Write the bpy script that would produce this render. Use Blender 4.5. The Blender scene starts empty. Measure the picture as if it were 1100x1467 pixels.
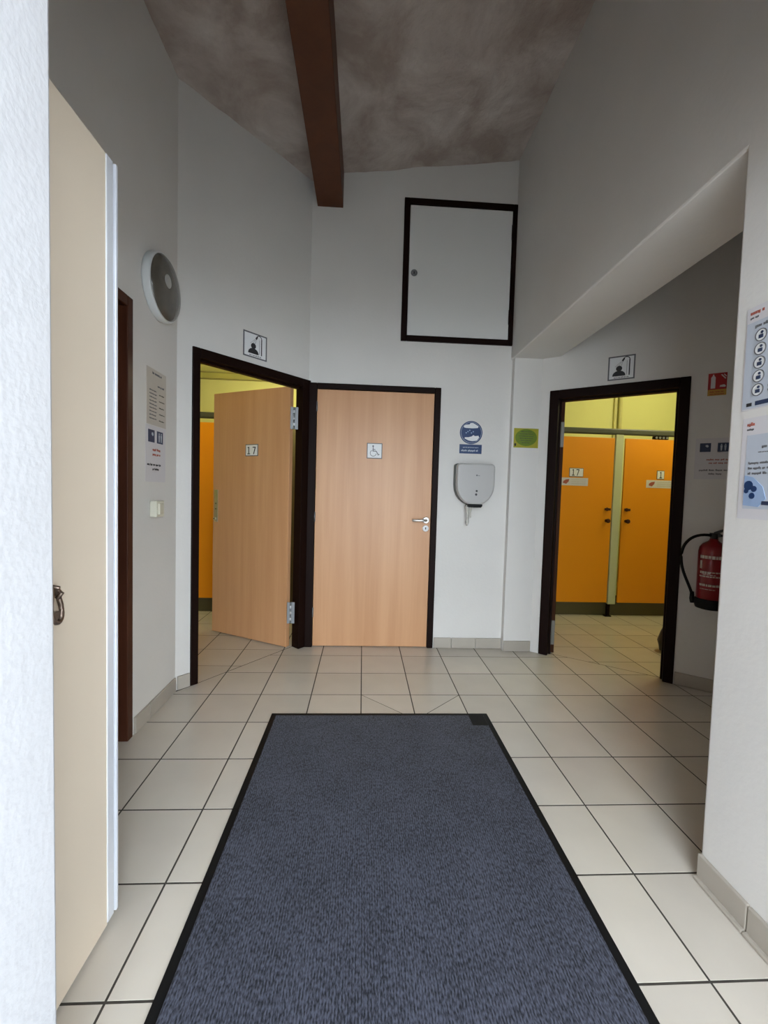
import bpy, bmesh, math, random
from mathutils import Vector, Matrix
random.seed(7)
S = bpy.context.scene
COL = S.collection

# ---------------------------------------------------------------- camera
F_PX, YAW, PITCH, ROLL, CAM_Z = 591.77, 0.05196, 0.04535, -0.02852, 1.225
def cam_axes(yaw, pitch, roll):
    r, d, f = Vector((1, 0, 0)), Vector((0, 0, -1)), Vector((0, 1, 0))
    f, r = math.cos(yaw) * f + math.sin(yaw) * r, math.cos(yaw) * r - math.sin(yaw) * f
    f, d = math.cos(pitch) * f + math.sin(pitch) * d, math.cos(pitch) * d - math.sin(pitch) * f
    r, d = math.cos(roll) * r + math.sin(roll) * d, math.cos(roll) * d - math.sin(roll) * r
    return r, d, f
cd = bpy.data.cameras.new('camera')
cd.sensor_fit = 'HORIZONTAL'; cd.sensor_width = 36.0
cd.lens = F_PX * 36.0 / 1100.0
cd.clip_start = 0.02; cd.clip_end = 200
cam = bpy.data.objects.new('camera', cd); COL.objects.link(cam)
r_, d_, f_ = cam_axes(YAW, PITCH, ROLL)
cam.matrix_world = Matrix(((r_.x, -d_.x, -f_.x, 0), (r_.y, -d_.y, -f_.y, 0), (r_.z, -d_.z, -f_.z, CAM_Z), (0, 0, 0, 1)))
S.camera = cam

# ---------------------------------------------------------------- sky and exposure
w = bpy.data.worlds.new('overcast_sky'); S.world = w; w.use_nodes = True
bg = w.node_tree.nodes['Background']
bg.inputs['Color'].default_value = (0.82, 0.915, 1.0, 1)
bg.inputs['Strength'].default_value = 11.3
S.view_settings.view_transform = 'Standard'
S.view_settings.look = 'None'
S.view_settings.gamma = 1.0
S.view_settings.use_curve_mapping = False
S.view_settings.exposure = 0.0

# ---------------------------------------------------------------- materials
def nodes(name):
    m = bpy.data.materials.new(name); m.use_nodes = True
    nt = m.node_tree; b = nt.nodes['Principled BSDF']
    return m, nt, b
def mat(name, col, rough=0.6, metal=0.0, spec=0.5, var=0.0, vscale=6.0, bump=0.0, bscale=60.0, stretch=(1, 1, 1), rnd=0.0, emit=None, detail=4.0, trans=0.0, coords='Object', coat=0.0):
    m, nt, b = nodes(name)
    b.inputs['Roughness'].default_value = rough
    b.inputs['Metallic'].default_value = metal
    b.inputs['Specular IOR Level'].default_value = spec
    b.inputs['Transmission Weight'].default_value = trans
    b.inputs['Coat Weight'].default_value = coat
    L = nt.links
    tc = nt.nodes.new('ShaderNodeTexCoord'); mp = nt.nodes.new('ShaderNodeMapping')
    mp.inputs['Scale'].default_value = stretch
    L.new(tc.outputs[coords], mp.inputs['Vector'])
    c = None
    if var > 0:
        n = nt.nodes.new('ShaderNodeTexNoise'); n.inputs['Scale'].default_value = vscale; n.inputs['Detail'].default_value = detail
        L.new(mp.outputs[0], n.inputs['Vector'])
        ra = nt.nodes.new('ShaderNodeMapRange'); ra.inputs[1].default_value = 0.3; ra.inputs[2].default_value = 0.7
        ra.inputs[3].default_value = 1 - var; ra.inputs[4].default_value = 1 + var
        L.new(n.outputs['Fac'], ra.inputs[0])
        mx = nt.nodes.new('ShaderNodeVectorMath'); mx.operation = 'SCALE'; mx.inputs[0].default_value = col[:3]
        L.new(ra.outputs[0], mx.inputs['Scale']); c = mx.outputs[0]
    if rnd > 0:
        oi = nt.nodes.new('ShaderNodeObjectInfo')
        ra = nt.nodes.new('ShaderNodeMapRange'); ra.inputs[3].default_value = 1 - rnd; ra.inputs[4].default_value = 1 + rnd
        L.new(oi.outputs['Random'], ra.inputs[0])
        mx = nt.nodes.new('ShaderNodeVectorMath'); mx.operation = 'SCALE'; mx.inputs[0].default_value = col[:3]
        if c is not None: L.new(c, mx.inputs[0])
        L.new(ra.outputs[0], mx.inputs['Scale']); c = mx.outputs[0]
    if c is not None: L.new(c, b.inputs['Base Color'])
    else: b.inputs['Base Color'].default_value = (*col[:3], 1)
    if bump > 0:
        n = nt.nodes.new('ShaderNodeTexNoise'); n.inputs['Scale'].default_value = bscale; n.inputs['Detail'].default_value = 5
        L.new(mp.outputs[0], n.inputs['Vector'])
        bp = nt.nodes.new('ShaderNodeBump'); bp.inputs['Strength'].default_value = bump; bp.inputs['Distance'].default_value = 0.01
        L.new(n.outputs['Fac'], bp.inputs['Height']); L.new(bp.outputs[0], b.inputs['Normal'])
    if emit:
        b.inputs['Emission Color'].default_value = (*emit[0], 1); b.inputs['Emission Strength'].default_value = emit[1]
    return m
M = {}
M['plaster'] = mat('white_plaster', (0.69, 0.67, 0.64), 0.8, spec=0.3, var=0.025, vscale=2.5, bump=0.10, bscale=45)
M['rough_plaster'] = mat('rough_white_plaster', (0.58, 0.575, 0.59), 0.9, spec=0.2, var=0.02, vscale=8, bump=0.16, bscale=70)
M['yellow_wall'] = mat('pale_yellow_paint', (0.76, 0.745, 0.32), 0.7, spec=0.3, var=0.03, vscale=1.5, bump=0.06, bscale=50)
M['grout'] = mat('dark_grout', (0.05, 0.043, 0.035), 0.9, var=0.2, vscale=14)
M['tile'] = mat('cream_floor_tile', (0.59, 0.54, 0.47), 0.23, spec=0.45, var=0.035, vscale=5, rnd=0.045, bump=0.015, bscale=10)
M['baseboard'] = mat('beige_baseboard_tile', (0.41, 0.37, 0.315), 0.4, var=0.05, vscale=5, rnd=0.05)
M['frame'] = mat('dark_brown_paint', (0.009, 0.003, 0.002), 0.5, spec=0.10, var=0.12, vscale=4)
M['redbrown'] = mat('red_brown_wood', (0.06, 0.018, 0.008), 0.5, spec=0.25, var=0.2, vscale=5, stretch=(6, 6, 0.6))
M['black'] = mat('black_rubber', (0.005, 0.005, 0.0055), 0.6, spec=0.2)
M['dark_plastic'] = mat('dark_plastic', (0.02, 0.02, 0.022), 0.4)
M['steel'] = mat('brushed_steel', (0.60, 0.60, 0.58), 0.35, metal=0.9, var=0.05, vscale=20)
M['zinc'] = mat('grey_hinge_metal', (0.20, 0.21, 0.22), 0.45, metal=0.4)
M['alu'] = mat('aluminium_profile', (0.78, 0.80, 0.85), 0.35, metal=0.3)
M['bronze'] = mat('bronze_latch', (0.20, 0.15, 0.12), 0.3, metal=0.9)
M['cream'] = mat('cream_laminate', (0.69, 0.585, 0.46), 0.5, var=0.02, vscale=3)
M['panel'] = mat('off_white_panel', (0.72, 0.72, 0.70), 0.5, var=0.015, vscale=2)
M['orange'] = mat('orange_laminate', (0.80, 0.285, 0.001), 0.45, var=0.02, vscale=2)
M['pale_green'] = mat('pale_green_post', (0.52, 0.55, 0.33), 0.5)
M['rail'] = mat('grey_green_rail', (0.06, 0.063, 0.042), 0.45)
M['olive'] = mat('dark_olive_plinth', (0.085, 0.07, 0.025), 0.6, var=0.1, vscale=4)
M['white'] = mat('white_print', (0.78, 0.79, 0.80), 0.5)
M['paper'] = mat('white_paper', (0.62, 0.60, 0.62), 0.6, var=0.015, vscale=8)
M['paper_tan'] = mat('tan_paper', (0.52, 0.475, 0.42), 0.6, var=0.05, vscale=8)
M['paper_blue'] = mat('pale_blue_print', (0.47, 0.51, 0.58), 0.6)
M['paper_blue2'] = mat('sky_blue_print', (0.29, 0.40, 0.60), 0.6)
M['ink'] = mat('black_ink', (0.018, 0.018, 0.022), 0.6)
M['ink_grey'] = mat('grey_ink', (0.13, 0.13, 0.14), 0.6)
M['ink_red'] = mat('red_ink', (0.35, 0.09, 0.06), 0.6)
M['blue'] = mat('sign_blue', (0.007, 0.037, 0.125), 0.4)
M['navy'] = mat('navy_pictogram', (0.02, 0.035, 0.085), 0.45)
M['green_sign'] = mat('green_sign', (0.13, 0.20, 0.012), 0.5, var=0.1, vscale=30)
M['yellow_sign'] = mat('yellow_sign', (0.34, 0.32, 0.02), 0.5)
M['red_sign'] = mat('red_sign', (0.35, 0.012, 0.015), 0.45)
M['amber_sign'] = mat('amber_sign', (0.50, 0.28, 0.04), 0.5)
M['red_paint'] = mat('extinguisher_red', (0.20, 0.004, 0.008), 0.28)
M['dispenser'] = mat('grey_dispenser_plastic', (0.44, 0.43, 0.42), 0.35)
M['dispenser_dark'] = mat('grey_dispenser_back', (0.12, 0.13, 0.12), 0.5)
M['tissue'] = mat('paper_tissue', (0.62, 0.60, 0.55), 0.9)
M['ivory'] = mat('ivory_plastic', (0.68, 0.66, 0.54), 0.4)
M['lamp_ring'] = mat('lamp_ring_white', (0.66, 0.68, 0.68), 0.4)
M['lamp_glass'] = mat('frosted_lamp_glass', (0.10, 0.088, 0.07), 0.15, spec=0.5, var=0.25, vscale=9)
M['lamp_cup'] = mat('lamp_socket_white', (0.40, 0.39, 0.37), 0.3)
M['pavement'] = mat('outdoor_paving', (0.42, 0.41, 0.39), 0.9, var=0.1, vscale=4)
M['hinge_dull'] = mat('dull_hinge_metal', (0.16, 0.15, 0.13), 0.5, metal=0.4)
M['added_porch_wood'] = mat('added_porch_brown', (0.16, 0.10, 0.06), 0.6, var=0.2, vscale=4)  # dark brown for the added light-blocking porch
M['edge_brown'] = mat('brown_door_edge', (0.045, 0.016, 0.006), 0.6, spec=0.1)
M['step_shade'] = mat('olive_step_shade', (0.34, 0.31, 0.10), 0.6)  # shade of the ceiling steps put into a darker olive
M['pipe'] = mat('cream_pipe', (0.60, 0.56, 0.22), 0.5)
M['bag'] = mat('black_bag', (0.010, 0.008, 0.009), 0.4, bump=0.3, bscale=18)
M['added_room_lamp'] = mat('added_lamp_glow', (0.9, 0.9, 0.85), 0.5, emit=((1.0, 0.95, 0.74), 48.0))  # glow of the lamps added to the side rooms

def wood(name, c1, c2, rough=0.4, grain=1.0):
    m, nt, b = nodes(name); L = nt.links
    b.inputs['Roughness'].default_value = rough
    tc = nt.nodes.new('ShaderNodeTexCoord')
    out = []
    for sc, st in ((1.0, (9, 9, 0.35)), (1.0, (60, 60, 2.2))):
        mp = nt.nodes.new('ShaderNodeMapping'); mp.inputs['Scale'].default_value = st
        L.new(tc.outputs['Object'], mp.inputs[0])
        n = nt.nodes.new('ShaderNodeTexNoise'); n.inputs['Scale'].default_value = sc; n.inputs['Detail'].default_value = 5
        n.inputs['Distortion'].default_value = 0.6
        L.new(mp.outputs[0], n.inputs['Vector']); out.append(n)
    ad = nt.nodes.new('ShaderNodeMath'); ad.operation = 'MULTIPLY_ADD'; ad.inputs[1].default_value = 0.3 * grain
    L.new(out[1].outputs['Fac'], ad.inputs[0]); L.new(out[0].outputs['Fac'], ad.inputs[2])
    cr = nt.nodes.new('ShaderNodeValToRGB')
    cr.color_ramp.elements[0].position = 0.42; cr.color_ramp.elements[0].color = (*c1, 1)
    cr.color_ramp.elements[1].position = 0.85; cr.color_ramp.elements[1].color = (*c2, 1)
    L.new(ad.outputs[0], cr.inputs[0]); L.new(cr.outputs[0], b.inputs['Base Color'])
    return m
M['beech'] = wood('beech_laminate', (0.53, 0.265, 0.120), (0.63, 0.345, 0.175), 0.42)
M['beam'] = wood('stained_beam_wood', (0.075, 0.019, 0.003), (0.108, 0.029, 0.006), 0.55)

def ceiling_material():
    m, nt, b = nodes('stained_rough_ceiling'); L = nt.links
    b.inputs['Roughness'].default_value = 0.9; b.inputs['Specular IOR Level'].default_value = 0.2
    tc = nt.nodes.new('ShaderNodeTexCoord')
    n = nt.nodes.new('ShaderNodeTexNoise'); n.inputs['Scale'].default_value = 2.6; n.inputs['Detail'].default_value = 7; n.inputs['Roughness'].default_value = 0.62
    n.inputs['Distortion'].default_value = 0.5
    L.new(tc.outputs['Object'], n.inputs['Vector'])
    cr = nt.nodes.new('ShaderNodeValToRGB')
    cr.color_ramp.elements[0].position = 0.36; cr.color_ramp.elements[0].color = (0.36, 0.295, 0.26, 1)
    cr.color_ramp.elements[1].position = 0.66; cr.color_ramp.elements[1].color = (0.60, 0.545, 0.505, 1)
    L.new(n.outputs['Fac'], cr.inputs[0]); L.new(cr.outputs[0], b.inputs['Base Color'])
    n2 = nt.nodes.new('ShaderNodeTexNoise'); n2.inputs['Scale'].default_value = 22; n2.inputs['Detail'].default_value = 6
    L.new(tc.outputs['Object'], n2.inputs['Vector'])
    bp = nt.nodes.new('ShaderNodeBump'); bp.inputs['Strength'].default_value = 0.5; bp.inputs['Distance'].default_value = 0.02
    L.new(n2.outputs['Fac'], bp.inputs['Height']); L.new(bp.outputs[0], b.inputs['Normal'])
    return m
M['ceiling'] = ceiling_material()

def carpet_material():
    m, nt, b = nodes('charcoal_ribbed_carpet'); L = nt.links
    b.inputs['Roughness'].default_value = 0.95; b.inputs['Specular IOR Level'].default_value = 0.15
    b.inputs['Sheen Weight'].default_value = 0.15
    tc = nt.nodes.new('ShaderNodeTexCoord')
    mp = nt.nodes.new('ShaderNodeMapping'); mp.inputs['Scale'].default_value = (1, 0.35, 1)
    L.new(tc.outputs['Object'], mp.inputs[0])
    n = nt.nodes.new('ShaderNodeTexNoise'); n.inputs['Scale'].default_value = 260; n.inputs['Detail'].default_value = 2
    L.new(mp.outputs[0], n.inputs['Vector'])
    n2 = nt.nodes.new('ShaderNodeTexNoise'); n2.inputs['Scale'].default_value = 5; n2.inputs['Detail'].default_value = 6; n2.inputs['Roughness'].default_value = 0.7
    L.new(tc.outputs['Object'], n2.inputs['Vector'])
    wv = nt.nodes.new('ShaderNodeTexWave'); wv.bands_direction = 'X'; wv.inputs['Scale'].default_value = 40; wv.inputs['Distortion'].default_value = 1.0; wv.inputs['Detail'].default_value = 1
    L.new(tc.outputs['Object'], wv.inputs['Vector'])
    cr = nt.nodes.new('ShaderNodeValToRGB')
    cr.color_ramp.elements[0].position = 0.35; cr.color_ramp.elements[0].color = (0.010, 0.011, 0.0165, 1)
    cr.color_ramp.elements[1].position = 0.72; cr.color_ramp.elements[1].color = (0.078, 0.084, 0.118, 1)
    ma = nt.nodes.new('ShaderNodeMath'); ma.operation = 'MULTIPLY_ADD'; ma.inputs[1].default_value = 0.14
    L.new(wv.outputs['Fac'], ma.inputs[0]); L.new(n.outputs['Fac'], ma.inputs[2])
    mb = nt.nodes.new('ShaderNodeMath'); mb.operation = 'MULTIPLY_ADD'; mb.inputs[1].default_value = 0.30
    L.new(n2.outputs['Fac'], mb.inputs[0]); L.new(ma.outputs[0], mb.inputs[2])
    sb = nt.nodes.new('ShaderNodeMath'); sb.operation = 'SUBTRACT'; sb.inputs[1].default_value = 0.19
    L.new(mb.outputs[0], sb.inputs[0])
    L.new(sb.outputs[0], cr.inputs[0]); L.new(cr.outputs[0], b.inputs['Base Color'])
    bp = nt.nodes.new('ShaderNodeBump'); bp.inputs['Strength'].default_value = 0.5; bp.inputs['Distance'].default_value = 0.004
    L.new(ma.outputs[0], bp.inputs['Height']); L.new(bp.outputs[0], b.inputs['Normal'])
    return m
M['carpet'] = carpet_material()

# ---------------------------------------------------------------- mesh helpers
class MB:
    def __init__(s): s.v = []; s.f = []; s.m = []; s.sm = []; s.mats = []
    def mi(s, k):
        if k not in s.mats: s.mats.append(k)
        return s.mats.index(k)
    def add(s, verts, faces, k, smooth=False):
        o = len(s.v); s.v += [tuple(v) for v in verts]
        for f in faces:
            s.f.append([i + o for i in f]); s.m.append(s.mi(k)); s.sm.append(smooth)
        return s
    def box(s, x0, x1, y0, y1, z0, z1, k):
        v = [(x, y, z) for z in (z0, z1) for y in (y0, y1) for x in (x0, x1)]
        return s.add(v, [(0, 2, 3, 1), (4, 5, 7, 6), (0, 1, 5, 4), (2, 6, 7, 3), (0, 4, 6, 2), (1, 3, 7, 5)], k)
    def hexa(s, bot, top, k):           # two quads
        v = list(bot) + list(top)
        return s.add(v, [(3, 2, 1, 0), (4, 5, 6, 7), (0, 1, 5, 4), (1, 2, 6, 5), (2, 3, 7, 6), (3, 0, 4, 7)], k)
    def prism(s, poly, a, b, k, plane='xy', smooth=False):
        # poly counter-clockwise seen from +axis ; extruded a..b
        def P(p, h):
            return (p[0], p[1], h) if plane == 'xy' else (p[0], h, p[1])
        n = len(poly)
        v = [P(p, a) for p in poly] + [P(p, b) for p in poly]
        s.add(v, [tuple(reversed(range(n))), tuple(range(n, 2 * n))], k)
        return s.add(v, [(i, (i + 1) % n, (i + 1) % n + n, i + n) for i in range(n)], k, smooth)
    def disc(s, cx, cz, r, y0, y1, k, n=24, sx=1.0):
        return s.prism([(cx + sx * r * math.cos(t * 2 * math.pi / n), cz + r * math.sin(t * 2 * math.pi / n)) for t in range(n)], y0, y1, k, 'xz', True)
    def ring(s, cx, cz, r0, r1, y0, y1, k, n=28, a0=0.0, a1=360.0):
        full = abs(a1 - a0) >= 359.9
        m = n if full else n + 1
        v = []
        for i in range(m):
            t = math.radians(a0 + (a1 - a0) * i / n); c, q = math.cos(t), math.sin(t)
            v += [(cx + r0 * c, y0, cz + r0 * q), (cx + r1 * c, y0, cz + r1 * q), (cx + r1 * c, y1, cz + r1 * q), (cx + r0 * c, y1, cz + r0 * q)]
        f = []
        for i in range(n):
            A = 4 * i; B = 4 * ((i + 1) % m)
            f += [(A + j, A + (j + 1) % 4, B + (j + 1) % 4, B + j) for j in range(4)]
        if not full: f += [(0, 3, 2, 1), (4 * n, 4 * n + 1, 4 * n + 2, 4 * n + 3)]
        return s.add(v, f, k)
    def lathe(s, prof, k, n=28, c=(0, 0, 0), axis='z'):
        v = []; f = []
        for (r, h) in prof:
            for i in range(n):
                t = 2 * math.pi * i / n
                p = (r * math.cos(t), r * math.sin(t), h)
                if axis == 'y': p = (p[0], h, p[1])
                v.append((p[0] + c[0], p[1] + c[1], p[2] + c[2]))
        for j in range(len(prof) - 1):
            for i in range(n):
                a, b = j * n + i, j * n + (i + 1) % n
                f.append((a, b, b + n, a + n))
        s.add(v, f, k, True)
        return s.add(v, [tuple(range(n - 1, -1, -1)), tuple(range((len(prof) - 1) * n, len(prof) * n))], k)
    def tube(s, pts, r, k, n=10):
        pts = [Vector(p) for p in pts]; v = []; f = []
        up = Vector((0, 0, 1))
        for i, p in enumerate(pts):
            t = (pts[min(i + 1, len(pts) - 1)] - pts[max(i - 1, 0)]).normalized()
            a = t.cross(up)
            if a.length < 0.05: a = t.cross(Vector((1, 0, 0)))
            a.normalize(); b = a.cross(t).normalized()
            rr = r[i] if isinstance(r, (list, tuple)) else r
            for q in range(n):
                th = 2 * math.pi * q / n
                v.append(p + rr * (math.cos(th) * a + math.sin(th) * b))
        for i in range(len(pts) - 1):
            for q in range(n):
                A, B = i * n + q, i * n + (q + 1) % n
                f.append((A, B, B + n, A + n))
        s.add(v, f, k, True)
        return s.add(v, [tuple(range(n - 1, -1, -1)), tuple(range((len(pts) - 1) * n, len(pts) * n))], k)
    def mesh(s, name):
        me = bpy.data.meshes.new(name); me.from_pydata(s.v, [], s.f)
        for k in s.mats: me.materials.append(M[k])
        me.polygons.foreach_set('material_index', s.m); me.polygons.foreach_set('use_smooth', s.sm)
        me.validate(); me.update()
        bm = bmesh.new(); bm.from_mesh(me); bmesh.ops.remove_doubles(bm, verts=bm.verts, dist=1e-6)
        bmesh.ops.recalc_face_normals(bm, faces=bm.faces); bm.to_mesh(me); bm.free()
        return me
    def build(s, name, parent=None, bevel=0.0, segs=2):
        o = bpy.data.objects.new(name, s.mesh(name)); COL.objects.link(o)
        if parent is not None: o.parent = parent
        if name in STUFF: o['kind'] = 'stuff'
        if bevel > 0:
            b = o.modifiers.new('bevel', 'BEVEL'); b.width = bevel; b.segments = segs; b.limit_method = 'ANGLE'; b.angle_limit = math.radians(40)
        return o
STUFF = {'text_lines', 'heading', 'label_print', 'caption', 'caption_text', 'red_text_lines', 'black_text_lines', 'label_text', 'logo', 'water_lines', 'water_drops', 'maker_mark'}
def tag(o, label, cat, group=None, kind=None):
    o['label'] = label; o['category'] = cat
    if group: o['group'] = group
    if kind: o['kind'] = kind
    return o
def thing(name, label, cat, loc=(0, 0, 0), rz=0.0, group=None, kind=None):
    o = bpy.data.objects.new(name, None); COL.objects.link(o)
    o.empty_display_size = 0.05
    o.location = loc; o.rotation_euler = (0, 0, rz)
    return tag(o, label, cat, group, kind)

# ---------------------------------------------------------------- plan of the hall
FY = 3.23                                   # front wall
LX, RX = -1.10, 1.13                        # left and right wall faces
DA, DB = Vector((-1.07, 2.53)), Vector((-0.43, 3.236))      # left diagonal wall
dl = (DB - DA).normalized(); RZL = math.atan2(dl.y, dl.x)
EA = Vector((1.359, 3.175)); dr = Vector((0.702, -0.512)).normalized(); RZR = math.atan2(dr.y, dr.x)   # right diagonal wall
# wall frames: local x runs to the viewer's right, -y faces the hall, z up
FRONT = ((0, FY, 0), 0.0)
LEFT = ((LX, 0, 0), math.pi / 2)
RIGHT = ((RX, 0, 0), -math.pi / 2)
DIAG_L = ((DA.x, DA.y, 0), RZL)
DIAG_R = ((EA.x, EA.y, 0), RZR)
def on(wall, x, z, y=0.0):
    (ox, oy, oz), rz = wall
    c, q = math.cos(rz), math.sin(rz)
    return (ox + c * x - q * y, oy + q * x + c * y, z), rz
def wall_obj(name, wall, x0, x1, z1, t, label, holes=(), k='plaster', z0=0.0):
    m = MB()
    xs = sorted({x0, x1, *[h[0] for h in holes], *[h[1] for h in holes]})
    for a, b in zip(xs[:-1], xs[1:]):
        hs = [h for h in holes if h[0] <= a + 1e-6 and h[1] >= b - 1e-6]
        z = z0
        for h in sorted(hs, key=lambda q: q[2]):
            if h[2] > z + 1e-6: m.box(a, b, 0, t, z, h[2], k)
            z = h[3]
        m.box(a, b, 0, t, z, z1, k)
    o = m.build(name)
    o.location = wall[0]; o.rotation_euler = (0, 0, wall[1])
    return tag(o, label, 'wall', kind='structure')

# ---------------------------------------------------------------- floor tiles
T = 0.300; VX, HY = 0.0206, 3.0565; GAP = 0.0062
def clip(poly, a, b, keep_left=True):
    def side(p):
        s = (b[0] - a[0]) * (p[1] - a[1]) - (b[1] - a[1]) * (p[0] - a[0])
        return s if keep_left else -s
    out = []
    for i in range(len(poly)):
        p, q = poly[i], poly[(i + 1) % len(poly)]
        sp, sq = side(p), side(q)
        if sp >= 0: out.append(p)
        if (sp >= 0) != (sq >= 0):
            t = sp / (sp - sq); out.append((p[0] + t * (q[0] - p[0]), p[1] + t * (q[1] - p[1])))
    return out
def area(p): return 0.5 * abs(sum(p[i][0] * p[(i + 1) % len(p)][1] - p[(i + 1) % len(p)][0] * p[i][1] for i in range(len(p))))
def shift(a, b, d):                          # move a cut line to its left by d
    n = Vector((-(b[1] - a[1]), b[0] - a[0])).normalized() * d
    return (a[0] + n.x, a[1] + n.y), (b[0] + n.x, b[1] + n.y)
full_tile = None
def tile(parent, poly, full):
    global full_tile
    cx = sum(p[0] for p in poly) / len(poly); cy = sum(p[1] for p in poly) / len(poly)
    if full and full_tile is not None: me = full_tile
    else:
        m = MB(); loc = [(p[0] - cx, p[1] - cy) for p in poly]
        e = 0.0006; n = len(loc)
        inn = []
        for p in loc:
            l = math.hypot(*p) or 1; inn.append((p[0] * (1 - e * 1.4 / l), p[1] * (1 - e * 1.4 / l)))
        v = [(*p, -0.010) for p in loc] + [(*p, -0.0004) for p in loc] + [(*p, 0.0) for p in inn]
        f = [tuple(reversed(range(n))), tuple(range(2 * n, 3 * n))]
        for i in range(n):
            j = (i + 1) % n; f += [(i, j, j + n, i + n), (i + n, j + n, j + 2 * n, i + 2 * n)]
        m.add(v, f, 'tile'); me = m.mesh('tile')
        if full: full_tile = me
    o = bpy.data.objects.new('tile', me); COL.objects.link(o); o.parent = parent
    o.location = (cx, cy, random.uniform(-0.0002, 0.0))
def tiles(parent, x0, x1, y0, y1, ox, oy, cuts, extra=()):
    i0, i1 = math.floor((x0 - ox) / T), math.ceil((x1 - ox) / T)
    j0, j1 = math.floor((y0 - oy) / T), math.ceil((y1 - oy) / T)
    g = GAP / 2
    for i in range(i0, i1):
        for j in range(j0, j1):
            ax, bx, ay, by = ox + i * T + g, ox + (i + 1) * T - g, oy + j * T + g, oy + (j + 1) * T - g
            ax, bx, ay, by = max(ax, x0), min(bx, x1), max(ay, y0), min(by, y1)
            if bx - ax < 0.01 or by - ay < 0.01: continue
            full = abs(bx - ax - T + GAP) < 1e-4 and abs(by - ay - T + GAP) < 1e-4
            poly = [(ax, ay), (bx, ay), (bx, by), (ax, by)]
            for (a, b, left) in cuts:
                n = len(poly); p2 = clip(poly, a, b, left)
                if len(p2) != n or area(p2) < area(poly) - 1e-6: full = False
                poly = p2
                if len(poly) < 3: break
            if len(poly) < 3 or area(poly) < 0.0006: continue
            pieces = [poly]
            for (a, b, (ci, cj)) in extra:           # tiles sawn along a line
                if (i, j) == (ci, cj):
                    full = False; new = []
                    for q in pieces:
                        l = clip(q, *shift(a, b, 0.0022), True); r = clip(q, *shift(a, b, -0.0022), False)
                        new += [k for k in (l, r) if len(k) > 2 and area(k) > 0.0004]
                    pieces = new
            for q in pieces: tile(parent, q, full and len(pieces) == 1)
def floor_slab(name, poly, label):
    return tag(MB().prism(poly, -0.06, -0.0008, 'grout').build(name), label, 'floor', kind='structure')
LT = ((-1.05, 2.543), (-0.54, 3.215)); RT = ((1.43, 3.184), (2.15, 2.68))
LTe = (LT[0][0] - 1.0 * (LT[1][0] - LT[0][0]), LT[0][1] - 1.0 * (LT[1][1] - LT[0][1]))
fl = floor_slab('floor', [(-1.36, 0.28), (2.7, 0.28), (2.7, 2.28), (2.15, 2.68), (1.43, 3.184), (1.2, 3.30), (-0.47, 3.30), (-0.54, 3.215), (-1.05, 2.543), (-1.36, 2.53)], 'cream square tiled floor of the entrance hall with dark grout')
tiles(fl, -1.34, 2.60, 0.30, 3.275, VX, HY, [(*shift(*LT, -0.0035), False), (*shift(*RT, -0.0035), False)],
      extra=[((0.0206, 2.4565), (0.3206, 2.18), (0, -3)), ((0.6206, 2.4565), (0.3206, 2.18), (1, -3))])
fl2 = floor_slab('floor_shower_room_beech_door', [(-2.62, 2.40), (-1.36, 2.40), (-1.36, 2.53), (-1.05, 2.543), (-0.54, 3.215), (-0.46, 3.30), (-0.46, 4.9), (-2.62, 4.9)], 'cream tiled floor of the shower room behind the open beech door')
tiles(fl2, -2.2, -0.47, 2.56, 4.40, VX, HY + 0.105, [(*shift(*LT, 0.0035), True)])
fl3 = floor_slab('floor_shower_room_orange_cubicles', [(1.2, 3.30), (1.43, 3.184), (2.15, 2.68), (2.7, 2.28), (3.95, 1.40), (3.95, 5.2), (1.2, 5.2)], 'yellowish lit tiled floor before the two orange cubicle doors')
tiles(fl3, 1.26, 3.6, 2.35, 4.40, VX - 0.03, HY - 0.08, [(*shift(*RT, 0.0035), True)])
tag(MB().box(-7, 8, -9, 0.28, -0.16, -0.06, 'pavement').build('ground_outside'), 'grey paving outside the open entrance', 'ground', kind='structure')

# ---------------------------------------------------------------- walls
DOOR_TOP = 2.055
wall_obj('wall_front', FRONT, -0.46, 1.145, 4.05, 0.06, 'white plaster end wall above and beside the wheelchair door', [(-0.43, 0.586, 0, DOOR_TOP), (0.27, 1.13, 2.415, 3.45)])
m = MB(); m.box(-0.46, 1.145, FY + 0.06, FY + 0.14, 0, 4.05, 'plaster')
tag(m.build('wall_front_core'), 'masonry core of the end wall behind the wheelchair door', 'wall', kind='structure')
m = MB(); m.prism([(1.1405, 3.175), (1.359, 3.175), (1.42, 3.36), (1.1405, 3.36)], 0, 4.05, 'plaster')
tag(m.build('wall_pier'), 'narrow white plaster pier carrying the small green sign', 'wall', kind='structure')
wall_obj('wall_left_diagonal', DIAG_L, -0.05, 0.965, 4.05, 0.07, 'white diagonal wall around the open beech door', [(0.045, 0.957, 0, 2.07)])
wall_obj('wall_right_diagonal', DIAG_R, 0.0, 3.2, 3.25, 0.08, 'shaded diagonal wall around the doorway with orange cubicles behind', [(0.066, 0.936, 0, 2.042)])
wall_obj('wall_left', LEFT, 0.70, 2.56, 4.05, 0.25, 'white side wall carrying the round lamp and the notices', [(1.05, 2.03, 0, 2.095)])
m = MB(); m.prism([(-3.24, 2.295), (-1.24, 2.295), (-1.24, 0), (-0.30, 0), (-0.30, 4.05), (-3.24, 4.05)], 0, 0.34, 'plaster', 'xz')
m = tag(m.build('wall_right', bevel=0.008), 'white side wall with a wide opening into the shaded alcove', 'wall', kind='structure'); m.location = RIGHT[0]; m.rotation_euler = (0, 0, RIGHT[1])
m = MB(); m.prism([(-1.36, 0), (-0.53, 0), (-0.53, 2.16), (RX, 2.16), (RX, 4.05), (-1.36, 4.05)], 0.30, 0.74, 'rough_plaster', 'xz')
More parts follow.
